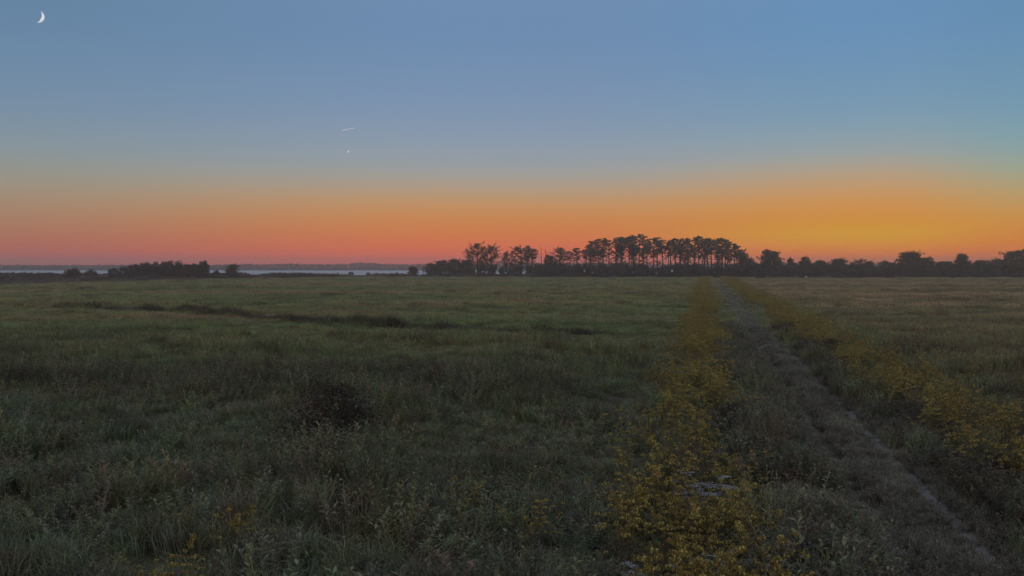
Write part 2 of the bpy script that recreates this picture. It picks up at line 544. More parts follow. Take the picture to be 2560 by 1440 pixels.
# meadow grass: near, middle, far
P, S, T = [], [], []
for d0, d1, dens in ((9, 30, 8.0), (30, 60, 6.0), (60, 120, 3.6)):
    x, y = spread_pts(d0, d1, dens)
    k = ~in_track(x, y, -.1) & (rng.random(len(x)) < .25 + sstep(fbm(x / 1.3 + 60, y / 1.3, 2), .30, .55) + sstep(y, 30, 110)) & (rng.random(len(x)) < .62 + .4 * sstep(y, 20, 80))
    x, y = x[k], y[k]
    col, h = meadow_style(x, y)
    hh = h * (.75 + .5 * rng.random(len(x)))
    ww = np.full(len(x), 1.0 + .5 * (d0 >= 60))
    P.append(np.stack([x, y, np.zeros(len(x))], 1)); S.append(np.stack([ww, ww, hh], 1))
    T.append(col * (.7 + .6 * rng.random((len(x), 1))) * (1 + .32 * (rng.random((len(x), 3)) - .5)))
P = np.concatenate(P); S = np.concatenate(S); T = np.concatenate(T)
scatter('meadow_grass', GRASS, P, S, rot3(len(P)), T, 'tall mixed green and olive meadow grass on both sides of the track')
P, S, T = [], [], []
for d0, d1, dens in ((110, 230, .9), (230, 470, .42)):
    x, y = spread_pts(d0, d1, dens)
    k = ~in_track(x, y, -.1) & (y < field_edge(x, y))
    x, y = x[k], y[k]
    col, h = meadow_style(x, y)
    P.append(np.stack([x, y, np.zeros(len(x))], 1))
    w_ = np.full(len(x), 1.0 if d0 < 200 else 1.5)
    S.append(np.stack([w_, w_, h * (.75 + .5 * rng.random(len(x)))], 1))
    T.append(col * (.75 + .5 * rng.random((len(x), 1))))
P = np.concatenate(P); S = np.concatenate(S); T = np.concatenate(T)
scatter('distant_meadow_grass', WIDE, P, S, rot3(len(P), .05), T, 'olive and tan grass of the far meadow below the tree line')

# leafy herbs in the foreground
x, y = spread_pts(9, 95, 5.5)
k = ~in_track(x, y, .3) & (rng.random(len(x)) < .25 + .9 * sstep(fbm(x / 5. + 40, y / 5.), .38, .6)) & (rng.random(len(x)) < 1.1 - 1.05 * sstep(y, 24, 95))
x, y = x[k], y[k]
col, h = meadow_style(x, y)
hh = np.clip(h * .9, .35, 1.35) * (.75 + .5 * rng.random(len(x)))
scatter('leafy_marsh_herbs', HERB, np.stack([x, y, 0 * x], 1), np.stack([hh * .5 + .55] * 2 + [hh], 1), rot3(len(x)),
        (col * .85 + C_GREY * .3) * (.6 + .9 * rng.random((len(x), 1))) * (1 + .4 * (rng.random((len(x), 3)) - .5)), 'grey green leafy herbs standing among the foreground grass')

# turf on the track
y = np.concatenate([8 + 52 * rng.random(9000) ** 1.2, 60 + 340 * rng.random(9000) ** 1.3])
s = 1.7 + 5.3 * rng.random(len(y))
rut = np.minimum(np.abs(s - RUTS[0]) + .10, np.abs(s - RUTS[1]))
k = rng.random(len(y)) < .04 + .96 * sstep(rut, .14, .38)
y, s, rut = y[k], s[k], rut[k]
x = track_x(s, y)
mid = sstep(np.abs(s - 4.45), .2, .9)
n = fbm(x / 2.2, y / 2.2)
sh = (.7 + 1.1 * n) * (.35 + .65 * sstep(rut, .25, .75)) * (1 + .9 * sstep(s, 6.0, 6.8) + .9 * (1 - sstep(s, 2.0, 3.0)))
sc = np.where(y > 60, 1.7, 1.05)
tt = np.array((.275, .255, .18)) * (.55 + .95 * n)[:, None] * (.75 + .5 * rng.random((len(y), 1)))
scatter('track_turf', SHORT, np.stack([x, y, 0 * x + .02], 1), np.stack([sc, sc, sh], 1), rot3(len(y)), tt,
        'short greyish turf growing on the track between the wheel ruts')

# rank growth along both verges and low weeds on the track itself
y = 12 + 70 * rng.random(5200) ** 1.5
lft = rng.random(len(y)) < .55
s = np.where(lft, .9 + 2.1 * rng.random(len(y)), 6.1 + 1.9 * rng.random(len(y))) + .8 * (vnoise(y / 2.7, 0 * y + 41.) - .5)
x = SLOPE * y + s
n = fbm(x / 1.6 + 11, y / 2.0, 2)
k = rng.random(len(y)) < sstep(n, .3, .55)
x, y, s, n, lft = x[k], y[k], s[k], n[k], lft[k]
hh = np.where(lft, .55 + .85 * n * (1 - .55 * sstep(s, 2.0, 3.0)), .35 + .75 * n)
tt = np.where(lft[:, None], np.array((.25, .235, .155))[None], np.array((.19, .165, .11))[None])
tt = tt * (.6 + .8 * rng.random((len(x), 1))) * (1 + .35 * (rng.random((len(x), 3)) - .5))
scatter('verge_herbs', HERB, np.stack([x, y, 0 * x], 1), np.stack([hh * .5 + .5] * 2 + [hh], 1), rot3(len(x), .15), tt, 'rank greyish herbs crowding both verges of the track')
y = 9 + 75 * rng.random(4200) ** 1.5
s = 2.2 + 4.6 * rng.random(len(y))
x = SLOPE * y + s
n = fbm(x / 1.4 + 51, y / 2.4, 2)
k = (np.minimum(np.abs(s - RUTS[0]), np.abs(s - RUTS[1])) > .2) & (rng.random(len(y)) < .15 + sstep(n, .4, .65))
x, y, n = x[k], y[k], n[k]
hh = .16 + .26 * n * (.5 + rng.random(len(x)))
tt = np.array((.25, .215, .155)) * (.55 + .9 * rng.random((len(x), 1)))
scatter('track_weeds', HERB, np.stack([x, y, 0 * x + .02], 1), np.stack([hh * .6 + .35] * 2 + [hh], 1), rot3(len(x), .2), tt, 'low leafy weeds on the crown and edges of the track')

# ------------------------------------------------------------------ goldenrod
def blossom(seed, n=30, r=.056):
    R = np.random.default_rng(seed); mb = MB()
    for _ in range(n):
        d = R.normal(size=3); d[2] = abs(d[2]) * .8 - .1; d /= np.linalg.norm(d)
        p_ = d * r * (.55 + .5 * R.random()) * np.array((1, 1, .8))
        s_ = .010 + .010 * R.random()
        u = R.normal(size=3); u /= np.linalg.norm(u)
        w_ = np.cross(u, R.normal(size=3)); w_ /= (np.linalg.norm(w_) + 1e-9)
        mb.add([p_ - u * s_, p_ + w_ * s_, p_ + u * s_, p_ - w_ * s_], [(0, 1, 2, 3)], R.random())
    return mb
BLOSSOM = [blossom(s) .mesh('flower_head', M_GOLD) for s in (21, 22, 23)]

def goldenrod_shape(seed):
    R = np.random.default_rng(seed)
    lm, sm = MB(), MB()
    tops = herb(lm, R, 6, .16, 1.12, 20, .10, .010, sm, .22, .7)
    heads = []
    for tp in tops:
        for k in range(4 if R.random() < .5 else 3):
            o_ = R.normal(size=3) * (.085, .085, .05)
            heads.append((tp + o_ + np.array((0, 0, .02 - .14 * k * R.random())), .6 + .6 * R.random()))
    jm = MB()
    for hp, hs in heads:
        q = blossom(int(R.integers(1e6)), 24)
        jm.add([hp + np.array(v) * hs for v in q.v], q.f, .5)
        jm.s[-len(q.f):] = q.s
    return dict(stem=sm.mesh('stem', M_STEM), foliage=lm.mesh('foliage', M_GOLDLEAF), heads=heads, joined=jm.mesh('flower_heads', M_GOLD), mb=jm, lm=lm, sm=sm)
GOLD = [goldenrod_shape(s) for s in (31, 32, 33, 34)]

gold_spots = []
def place_goldenrod(x, y, label, group, near, sc=1.0):
    g = GOLD[random.randrange(4)]
    e = empty('goldenrod_plant', (x, y, 0), random.random() * 6.28, (sc, sc, sc * random.uniform(.72, 1.22)))
    tag(e, label, 'wildflower', group)
    link('stem', g['stem'], e); link('foliage', g['foliage'], e)
    if near:
        for hp, hs in g['heads']:
            link('flower_head', random.choice(BLOSSOM), e, tuple(hp), random.random() * 6.28, (hs, hs, hs))
    else:
        link('blossom', g['joined'], e)

def lab_l(y):
    if y < 17.5: return 'goldenrod in the nearest clump left of the track, nearer than the white flower clump'
    if y < 23: return 'goldenrod left of the track beside or just behind the white flower clump'
    if y < 34: return 'goldenrod left of the track around the dark bush behind the nearest clump'
    return 'small far goldenrod in the band left of the track, beyond the dark bush'
def lab_r(y):
    if y < 33: return 'goldenrod right of the track at the right border of the photo'
    if y < 48: return 'goldenrod right of the track behind the dark bush in that band'
    return 'small far goldenrod right of the track near the low dark bush'
GRP_L = 'goldenrod left of the track'; GRP_R = 'goldenrod right of the track'
cnt = 0
R = random.Random(5)
while cnt < 156:
    y = 13.2 + 32 * R.random() ** 1.6
    s = R.uniform(-1.7, 1.2 + .3 * sstep(y, 25, 40)) + 1.3 * (float(vnoise(y / 4.5, 3.3)) - .5)
    x = SLOPE * y + s
    if fbm(np.array([x / 1.8]), np.array([y / 1.8]), 2)[0] < .33:
        continue
    place_goldenrod(x, y, lab_l(y), GRP_L, y < 21.5, R.uniform(.95, 1.25)); cnt += 1
cnt = 0
while cnt < 117:
    y = 22.5 + 31 * R.random() ** 1.5
    s = R.uniform(6.9, 9.6 + .8 * sstep(y, 30, 60)) + 1.3 * (float(vnoise(y / 4.5, 9.3)) - .5)
    x = SLOPE * y + s
    if x / y > .60 or fbm(np.array([x / 1.8]), np.array([y / 1.8]), 2)[0] < .33:
        continue
    place_goldenrod(x, y, lab_r(y), GRP_R, y < 27, R.uniform(.95, 1.3)); cnt += 1
for px, py, n, lab in ((455, 1375, 9, 'goldenrod in the small patch nearest the lower left of the meadow'),
                       (565, 1262, 6, 'goldenrod in the loose patch in the left meadow behind the nearest patch'),
                       (1085, 1205, 5, 'orange yellow goldenrod in the lone clump in mid foreground meadow'),
                       (950, 1078, 4, 'goldenrod in the faint clump beside the dark round bush'),
                       (1310, 1270, 3, 'scattered goldenrod just left of the yellow band')):
    d = 4.55 * F / (py - HOR)
    for i in range(n):
        place_goldenrod(px2x(px, d) + R.gauss(0, .55), d + R.gauss(0, .7), lab, lab.split(' in the ')[-1], True, R.uniform(.62, .86))

# the rest of both bands, too many and too far to count
def rest_of_band(pr_shape):
    mb = MB()
    for k_ in ('mb',):
        q = pr_shape[k_]; mb.add(q.v, q.f); mb.s[-len(q.f):] = q.s
    return mb
GP = [proto('goldenrod_bloom', rest_of_band(g), M_GOLD) for g in GOLD]
GL = [proto('goldenrod_leafage', g['lm'], M_GOLDLEAF) for g in GOLD]
y = np.concatenate([36 + 24 * rng.random(170), 60 + 330 * rng.random(2300) ** 1.5])
n = len(y)
side = rng.random(n) < .5
s = np.where(side, -1.5 + 2.7 * rng.random(n), 6.9 + 3.4 * rng.random(n) ** 1.3)
x = SLOPE * y + s + 1.4 * (vnoise(y / 7., 0 * y + 5.) - .5)
k = fbm(x / 2.5, y / 4.) > .40
x, y = x[k], y[k]; n = len(x)
zz = np.stack([x, y, 0 * x], 1)
sc_ = (.80 + .55 * rng.random(n)) * (1 + .5 * sstep(y, 80, 200))
SS = np.stack([sc_ * 1.15, sc_ * 1.15, np.minimum(sc_, 1.3)], 1); RR = rot3(n, .06); II = rng.integers(0, 4, n)
scatter('goldenrod_band', GP, zz, SS, RR, np.ones((n, 3)) * .5, 'yellow goldenrod bands running far along both sides of the track', II)
scatter('goldenrod_undergrowth', GL, zz, SS, RR, np.ones((n, 3)) * .5, 'leafy stems under the far goldenrod bands', II)

# ------------------------------------------------------------------ groundsel bushes, white flowers, dark shrubs
def bush_mesh(seed, r, h, n_st, leaf_len, leaf_w, nl, mat, spread=.6):
    R_ = np.random.default_rng(seed)
    lm, sm = MB(), MB()
    herb(lm, R_, n_st, r * .35, h, nl, leaf_len, leaf_w, sm, spread, 1.6)
    return sm.mesh('stem', M_STEM), lm.mesh('foliage', mat)
SOFT = [bush_mesh(s, .8, 1.25, 64, .09, .013, 36, M_GROUNDSEL, .42) for s in (41, 42)]
PLUME = [bush_mesh(s, .4, 1.45, 26, .08, .012, 46, M_PLUME, .16) for s in (43, 44)]
def place_bush(kind, px, py, lab, sc=1.0, group=None):
    d = (CAM_Z - 1.1 * sc) * F / (py - HOR)
    src = (SOFT if kind == 'soft' else PLUME)[random.randrange(2)]
    e = empty('groundsel_bush' if kind == 'soft' else 'plume_grass', (px2x(px, d), d, 0), random.random() * 6.28, (sc,) * 3)
    tag(e, lab, 'bush' if kind == 'soft' else 'grass plume', group or ('soft grey green bushes beside the track' if kind == 'soft' else 'pinkish dry plumes beside the track'))
    link('stem', src[0], e); link('foliage', src[1], e)
place_bush('soft', 1700, 1112, 'soft green domed bush behind the nearest goldenrod, left of the track', 1.0)
place_bush('soft', 1925, 1225, 'soft grey bush at the left track edge, right of the white flowers', 1.15)
place_bush('soft', 1960, 1330, 'soft grey bush at the left track edge, nearest the bottom of the photo', 1.05)
place_bush('soft', 1610, 1195, 'small grey green bush inside the nearest goldenrod', .75)
place_bush('plume', 1885, 1060, 'tall pinkish plume, left one of the pair beside the track', 1.1)
place_bush('plume', 1940, 1050, 'tall pinkish plume, right one of the pair beside the track', 1.1)
place_bush('plume', 1740, 1275, 'brown plume standing among the nearest goldenrod', 1.0)
place_bush('plume', 2010, 1375, 'pinkish plume at the left track edge by the bottom of the photo', .8)
place_bush('plume', 1770, 1160, 'brown plume just behind the white flowers', .85)
place_bush('plume', 2290, 985, 'grey plume among the goldenrod right of the track', 1.0)
place_bush('soft', 2450, 1080, 'soft grey bush among the goldenrod right of the track', .9)

def white_plant(seed):
    R_ = np.random.default_rng(seed)
    lm, sm, fm = MB(), MB(), MB()
    tops = herb(lm, R_, 9, .28, .9, 10, .11, .012, sm, .25, .6)
    for tp in tops:
        for k_ in range(3):
            c_ = tp + R_.normal(size=3) * (.08, .08, .015)
            for _ in range(26):
                a_ = R_.random() * 6.28; r_ = .075 * math.sqrt(R_.random())
                q = c_ + np.array((r_ * math.cos(a_), r_ * math.sin(a_), .012 * R_.random() - r_ * .15))
                s_ = .008 + .008 * R_.random()
                u = R_.normal(size=3); u[2] *= .4; u /= np.linalg.norm(u)
                w_ = np.cross(u, (0, 0, 1.) + .3 * R_.normal(size=3)); w_ /= (np.linalg.norm(w_) + 1e-9)
                fm.add([q - u * s_, q + w_ * s_, q + u * s_, q - w_ * s_], [(0, 1, 2, 3)], R_.random())
    return sm.mesh('stem', M_STEM), lm.mesh('foliage', M_GOLDLEAF), fm.mesh('blossom', M_WHITE)
WHITE = [white_plant(s) for s in (51, 52)]
def place_white(px, py, lab, grp):
    d = (CAM_Z - .95) * F / (py - HOR)
    w_ = WHITE[random.randrange(2)]
    e = empty('white_boneset', (px2x(px, d), d, 0), random.random() * 6.28)
    tag(e, lab, 'wildflower', grp)
    link('stem', w_[0], e); link('foliage', w_[1], e); link('blossom', w_[2], e)
for px, py in ((1712, 1198), (1740, 1192), (1772, 1200), (1750, 1208), (1790, 1206)):
    place_white(px, py, 'flat white flowers in the clump right of the nearest goldenrod', 'white flower clump by the goldenrod')
for px, py in ((1770, 1418), (1830, 1408), (1885, 1416), (1640, 1422), (1940, 1424)):
    place_white(px, py, 'flat white flowers at the lower edge below the goldenrod', 'white flowers at the lower edge')

def shrub_shape(seed, h, r, n_cl, per, leaf_s, mat, low=.12, stems=5, rim=.55):
    R_ = np.random.default_rng(seed)
    cm, sm = MB(), MB()
    for k_ in range(n_cl):
        a_ = R_.random() * 6.28
        u = R_.random()
        z = h * (low + (1 - low) * u) * .93
        prof = math.sqrt(max(0.05, 1 - (max(u - .35, 0) / .68) ** 2))
        rr = r * prof * (rim + (1 - rim) * R_.random()) * (.35 + .65 * R_.random() ** .5)
        leaf_clump(cm, (rr * math.cos(a_), rr * math.sin(a_), z), r * .33 * (.6 + .7 * R_.random()), per, leaf_s, R_, .75)
        if k_ < stems:
            tube(sm, [(.12 * r * math.cos(a_), .12 * r * math.sin(a_), 0), (rr * .4 * math.cos(a_), rr * .4 * math.sin(a_), z * .55), (rr * math.cos(a_), rr * math.sin(a_), z)],
                 [.022 * h, .015 * h, .006 * h], 5)
    return sm.mesh('stem', M_BARK), cm.mesh('foliage', mat)

DARKB = [shrub_shape(s, 1.9, 1.15, 120, 70, .055, M_DARK, .03, 12, .3) for s in (61, 62)]
def place_dark(px, py_base, w_px, h_px, lab):
    d = CAM_Z * F / (py_base - HOR)
    w_ = w_px / F * d; h_ = h_px / F * d
    src = DARKB[random.randrange(2)]
    e = empty('dark_shrub', (px2x(px, d), d, 0), random.random() * 6.28, (w_ / 2.5, w_ / 2.5, h_ / 1.9))
    tag(e, lab, 'bush', 'dark shrubs in the meadow')
    link('stem', src[0], e); link('foliage', src[1], e)
place_dark(832, 1148, 310, 190, 'large dark round bush standing alone in the left meadow')
place_dark(2080, 895, 90, 50, 'low dark bush at the right edge of the track, far along it')
place_dark(2270, 1020, 110, 70, 'dark bush in front of the goldenrod right of the track')
place_dark(1830, 1105, 130, 100, 'dark bush behind the nearest goldenrod, left of the track')
place_dark(2500, 1240, 130, 100, 'dark bush at the right border of the photo, beside the track')

# ------------------------------------------------------------------ trees
def tree_shape(seed, kind):
    """kind: pine (bare stem, high flat crown), broad (round open crown), full (leafy to the ground). Built about 20 / 14 / 9 m tall."""
    R_ = np.random.default_rng(seed)
    tm, cm = MB(), MB()
    if kind == 'pine':
        H, base, Rmax = 20., 8.5 + 4.5 * R_.random(), 3.1
    elif kind == 'broad':
        H, base, Rmax = 16., 3.6, 6.2
    else:
        H, base, Rmax = 9., 1.2, 4.2
    bend = R_.normal(size=2) * .35
    tp = [np.array((bend[0] * math.sin(q * 3), bend[1] * math.sin(q * 2.4), H * q * .95)) for q in np.linspace(0, 1, 8)]
    r0 = {'pine': .30, 'broad': .42, 'full': .28}[kind]
    tube(tm, tp, [r0 * (1.15 - q) + .03 for q in np.linspace(0, 1, 8)], 7)
    def at(z):
        q = np.clip(z / (H * .95), 0, 1) * 7; i = min(int(q), 6)
        return tp[i] * (1 - (q - i)) + tp[i + 1] * (q - i)
    nl = {'pine': 17, 'broad': 36, 'full': 34}[kind]
    for k_ in range(nl):
        u = (k_ + R_.random()) / nl
        z = base + (H * .97 - base) * (u ** (.75 if kind == 'pine' else .9))
        if kind == 'pine':
            prof = (.45 + .75 * math.sin(math.pi * min(1, (u * .78 + .22))))
            prof *= .55 + .75 * R_.random()
            if u < .25: prof *= .8
        elif kind == 'broad':
            prof = math.sqrt(max(.06, 1 - ((u - .35) / .68) ** 2))
        else:
            prof = math.sqrt(max(.08, 1 - (max(u - .2, 0) / .82) ** 2))
        ln = Rmax * prof * (.5 + .6 * R_.random())
        a_ = k_ * 2.4 + R_.normal() * .5
        b0 = at(z - ln * (.25 if kind == 'pine' else .45))
        dirv = np.array((math.cos(a_), math.sin(a_), 0))
        rise = ln * (.22 if kind == 'pine' else .5)
        e1 = b0 + dirv * ln * .55 + np.array((0, 0, rise * .5)); e2 = b0 + dirv * ln + np.array((0, 0, rise))
        tube(tm, [b0, e1, e2], [r0 * .32 * (1.1 - u * .6), r0 * .2, r0 * .08], 4)
        nc = {'pine': 3, 'broad': 4, 'full': 4}[kind]
        for j in range(nc):
            f = .45 + .55 * (j + R_.random() * .6) / nc
            c_ = b0 * (1 - f) + e2 * f + R_.normal(size=3) * (.35, .35, .25) * (1 if kind == 'pine' else 1.3)
            c_[2] += .3
            rr = {'pine': .85, 'broad': 1.15, 'full': 1.15}[kind] * (.6 + .6 * R_.random())
            leaf_clump(cm, c_, rr, {'pine': 26, 'broad': 30, 'full': 40}[kind], .55 if kind == 'pine' else .5, R_, .5 if kind == 'pine' else .7)
    if kind == 'pine':
        leaf_clump(cm, tp[-1] + np.array((0, 0, .2)), 1.2, 45, .5, R_, .6)
        for k_ in range(20):          # short side branches on the long stem, some still green
            z = 4.5 + 8.5 * R_.random() ** .8; a_ = R_.random() * 6.28; b0 = at(z); ln = .6 + 1.9 * R_.random()
            tube(tm, [b0, b0 + np.array((math.cos(a_) * ln, math.sin(a_) * ln, .1 * ln))], [.05, .02], 3)
            if R_.random() < .8:
                leaf_clump(cm, b0 + np.array((math.cos(a_) * ln, math.sin(a_) * ln, .2)), .4 + .45 * R_.random(), 16, .42, R_, .5)
    if kind != 'pine':
        for k_ in range(12):          # twigs that stand out of the crown
            u = .35 + .65 * R_.random(); z = base + (H - base) * u * .9; a_ = R_.random() * 6.28; b0 = at(z)
            ln = Rmax * math.sqrt(max(.1, 1 - ((u - .25) / .8) ** 2)) * (.9 + .2 * R_.random())
            e2 = b0 + np.array((math.cos(a_) * ln, math.sin(a_) * ln, (.3 + .3 * u) * ln + .05 * H * u))
            tube(tm, [b0, e2], [.08, .03], 3)
            for f in (.72, .86, 1.0):
                leaf_clump(cm, b0 * (1 - f) + e2 * f, .5 + .35 * R_.random(), 13, .42, R_, .8)
    mat = M_PINE if kind == 'pine' else M_BROAD
    return tm.mesh('trunk', M_BARK), cm.mesh('crown', mat), H

TREES = {'pine': [tree_shape(70 + i, 'pine') for i in range(7)],
         'broad': [tree_shape(80 + i, 'broad') for i in range(4)],
         'full': [tree_shape(90 + i, 'full') for i in range(4)]}
WID = {'pine': 7.0, 'broad': 13.0, 'full': 9.0}
NAMES = {'pine': ('pine_tree', 'pine tree'), 'broad': ('spreading_tree', 'tree'), 'full': ('leafy_tree', 'tree')}
def place_tree(kind, px, top, d, w_px, lab, grp, var=None):
    tm, cm, H = TREES[kind][random.randrange(len(TREES[kind])) if var is None else var]
    h_ = py2z(top, d)
    w_ = w_px / F * d / WID[kind]
    e = empty(NAMES[kind][0], (px2x(px, d), d, 0), random.random() * 6.28, (w_, w_, h_ / H))
    e.rotation_euler = (random.gauss(0, .028), random.gauss(0, .028), random.random() * 6.28)
    tag(e, lab, NAMES[kind][1], grp)
    link('trunk', tm, e); link('crown', cm, e)
    return e

COP = 'tall pines of the copse'
def lab_cop(px):
    if px < 1560: return 'tall pine in the rising left third of the dense copse'
    if px < 1666: return 'tall pine in the highest middle of the copse, left of the notch in its top'
    return 'tall pine in the right half of the copse, right of the notch in its top'
tops = [(1462, 622), (1474, 610), (1487, 601), (1500, 596), (1507, 594), (1522, 599), (1537, 594), (1548, 595), (1560, 591), (1572, 589), (1585, 588), (1597, 583),
        (1609, 588), (1622, 597), (1634, 594), (1645, 591), (1655, 599), (1676, 598), (1689, 594), (1700, 596), (1711, 596), (1722, 594), (1735, 591), (1748, 588),
        (1760, 595), (1770, 594), (1782, 598), (1794, 596), (1804, 594), (1815, 597), (1826, 603), (1836, 607), (1844, 613), (1853, 626)]
rr_ = random.Random(3)
for px, tp_ in tops:
    d = rr_.uniform(452, 510)
    lab, grp = lab_cop(px), COP
    if px == 1597: lab, grp = 'tallest pine of the copse, its crown top above all others', None
    if px == 1462: lab, grp = 'leftmost pine at the sloping end of the copse', None
    if px == 1853: lab, grp = 'rightmost and lowest pine of the copse', None
    place_tree('pine', px, tp_, d, rr_.uniform(34, 46), lab, grp)
for i in range(22):                      # second rank, a little lower
    px = rr_.uniform(1470, 1840)
    place_tree('pine', px, rr_.uniform(604, 626), rr_.uniform(470, 530), rr_.uniform(24, 36), lab_cop(px), COP)

T = [  # kind, px, top row, distance, width px, label, group
 ('broad', 1195, 609, 470, 70, 'tall round open-crowned tree standing alone left of the copse, left stem of the pair', 'pair of round crowned trees'),
 ('broad', 1224, 613, 474, 58, 'tall round open-crowned tree standing alone left of the copse, right stem of the pair', 'pair of round crowned trees'),
 ('broad', 1268, 630, 480, 36, 'thin-crowned tree at the left end of the small group left of the copse', 'small tree group left of the copse'),
 ('broad', 1302, 616, 474, 74, 'densest round tree in the small group left of the copse', 'small tree group left of the copse'),
 ('pine', 1316, 613, 478, 26, 'spike-topped pine rising from the small group left of the copse', 'small tree group left of the copse'),
 ('pine', 1331, 621, 470, 46, 'flat-topped pine at the right end of the small group left of the copse', 'small tree group left of the copse'),
 ('full', 1374, 641, 468, 36, 'low leafy tree at the foot of the trees left of the copse', 'trees beside the left end of the copse'),
 ('broad', 1402, 620, 472, 56, 'round crowned tree between the bare snags and the copse', 'trees beside the left end of the copse'),
 ('pine', 1424, 628, 482, 34, 'shorter pine between the round tree and the copse', 'trees beside the left end of the copse'),
 ('pine', 1443, 619, 476, 44, 'dense pine touching the left end of the copse', 'trees beside the left end of the copse'),
 ('full', 1858, 636, 470, 36, 'leafy tree under the right end of the copse', 'trees at the right end of the copse'),
 ('full', 1874, 648, 468, 30, 'lowest leafy tree sloping off the right end of the copse', 'trees at the right end of the copse'),
 ('full', 1921, 629, 462, 72, 'layered wide tree just right of the copse', None),
 ('full', 1976, 648, 470, 24, 'small round tree right of the layered wide tree', None),
 ('full', 2013, 645, 474, 36, 'small tufted tree left of the even dark tree row', None),
 ('full', 2052, 652, 470, 60, 'leafy tree at the left end of the even dark tree row', 'even dark tree row'),
 ('full', 2098, 649, 474, 56, 'leafy tree at the right end of the even dark tree row', 'even dark tree row'),
 ('broad', 2148, 648, 470, 52, 'ragged tree between the even dark row and the wide domed tree', None),
 ('full', 2172, 655, 478, 36, 'low tree beside the ragged tree', None),
 ('full', 2212, 655, 474, 44, 'low tree left of the wide domed tree', None),
 ('full', 2276, 631, 462, 96, 'wide domed tree standing above the right tree line', None),
 ('full', 2318, 646, 468, 50, 'lower tree on the right flank of the wide domed tree', None),
 ('full', 2402, 636, 455, 52, 'rounded dense tree standing clear on the right tree line', None),
 ('full', 2365, 654, 480, 70, 'low tree between the wide domed tree and the rounded dense tree', None),
 ('full', 2450, 652, 470, 70, 'low even tree right of the rounded dense tree', 'low even trees near the right border'),
 ('full', 2492, 650, 474, 64, 'low even tree left of the big tree at the border', 'low even trees near the right border'),
 ('full', 2548, 629, 440, 104, 'big broad tree at the right border of the photo', None),
 ('full', 2600, 640, 450, 90, 'leafy tree just beyond the right border', None),
 ('full', 1031, 667, 462, 30, 'lone round little tree standing before the water', None),
 ('full', 1075, 660, 500, 40, 'low tree at the left end of the row left of the round crowned pair', 'low tree row left of the pair'),
 ('full', 1105, 653, 500, 48, 'low tree second in the row left of the round crowned pair', 'low tree row left of the pair'),
 ('full', 1138, 650, 500, 52, 'tallest low tree of the row left of the round crowned pair', 'low tree row left of the pair'),
 ('full', 1165, 652, 496, 40, 'low tree at the right end of the row, against the round crowned pair', 'low tree row left of the pair'),
 ('full', 584, 663, 400, 38, 'lone round tree right of the dark thicket by the water', None),
]
for a in T:
    place_tree(*a)

# dead snags
def snag(px, top, d, lab):
    mb = MB(); h_ = py2z(top, d); R_ = np.random.default_rng(px)
    tube(mb, [(0, 0, 0), (.1, 0, h_ * .5), (-.1, .1, h_)], [.22, .16, .06], 6)
    for k_ in range(5):
        z = h_ * (.55 + .4 * R_.random()); a_ = R_.random() * 6.28; l_ = .5 + R_.random()
        tube(mb, [(0, 0, z), (math.cos(a_) * l_, math.sin(a_) * l_, z + l_ * .7)], [.06, .02], 4)
    o = link('dead_tree', mb.mesh('dead_tree', M_BARK), None, (px2x(px, d), d, 0))
    tag(o, lab, 'dead tree', 'bare snags left of the copse')
snag(1353, 617, 472, 'bare dead trunk, tallest of the snags between the small group and the copse')
snag(1364, 622, 476, 'bare dead trunk, right one of the snags between the small group and the copse')
snag(1057, 657, 505, 'thin dead trunk at the left end of the low tree row')

# ------------------------------------------------------------------ shrubs of the shore and under the trees
SHR = [shrub_shape(s, 5., 3.2, 46, 40, .55, M_SHRUB, .06) for s in (101, 102, 103, 104)]
def place_shrub(px, top, d, w_px, lab, grp, z=0.):
    src = SHR[random.randrange(4)]
    h_ = max(.8, py2z(top, d))
    w_ = w_px / F * d / 7.4
    e = empty('shrub', (px2x(px, d), d, z), random.random() * 6.28, (w_, w_, h_ / 5.))
    tag(e, lab, 'shrub', grp)
    link('stem', src[0], e); link('foliage', src[1], e)
r2 = random.Random(9)
for px in range(1346, 1890, 17):
    place_shrub(px + r2.uniform(-6, 6), r2.uniform(658, 667), r2.uniform(440, 452), r2.uniform(34, 46), 'dark shrub in the thicket under the ' + ('left third' if px < 1560 else 'middle' if px < 1700 else 'right third') + ' of the copse', 'shrubs at the foot of the copse')
for px in range(1180, 1346, 24):
    place_shrub(px + r2.uniform(-6, 6), r2.uniform(664, 676), r2.uniform(478, 500), r2.uniform(26, 36), 'low shrub under the trees left of the copse, water gleaming behind', 'shrubs left of the copse')
for px in range(1890, 2600, 22):
    place_shrub(px + r2.uniform(-6, 6), r2.uniform(655, 667), r2.uniform(444, 475), r2.uniform(40, 60), 'brownish shrub in the low belt ' + ('left of' if px < 2230 else 'right of or under') + ' the wide domed tree', 'shrubs under the right tree line')
for px in range(1900, 2600, 37):
    place_shrub(px + r2.uniform(-9, 9), r2.uniform(672, 681), r2.uniform(415, 432), r2.uniform(26, 50), 'small grey-brown shrub edging the far field ' + ('left of' if px < 2230 else 'right of or under') + ' the wide domed tree', 'small shrubs edging the right field')
LT = 'dark shrub in the dense thicket by the left shore'
for px, top, w_ in ((285, 671, 46), (308, 667, 44), (335, 661, 50), (362, 657, 50), (388, 657, 46), (410, 655, 40), (425, 653, 36), (446, 656, 44), (470, 661, 44), (490, 660, 40),
                    (350, 666, 60), (400, 668, 60), (450, 670, 60), (500, 668, 44)):
    place_shrub(px, top, r2.uniform(365, 395), w_, LT, 'left shore thicket')
place_shrub(508, 653, 385, 40, 'highest knobbly shrub at the right end of the left shore thicket', None)
place_shrub(183, 671, 370, 56, 'rounded shrub apart from and left of the shore thicket', None)
place_shrub(228, 675, 372, 44, 'low shrub between the rounded shrub and the shore thicket', None)
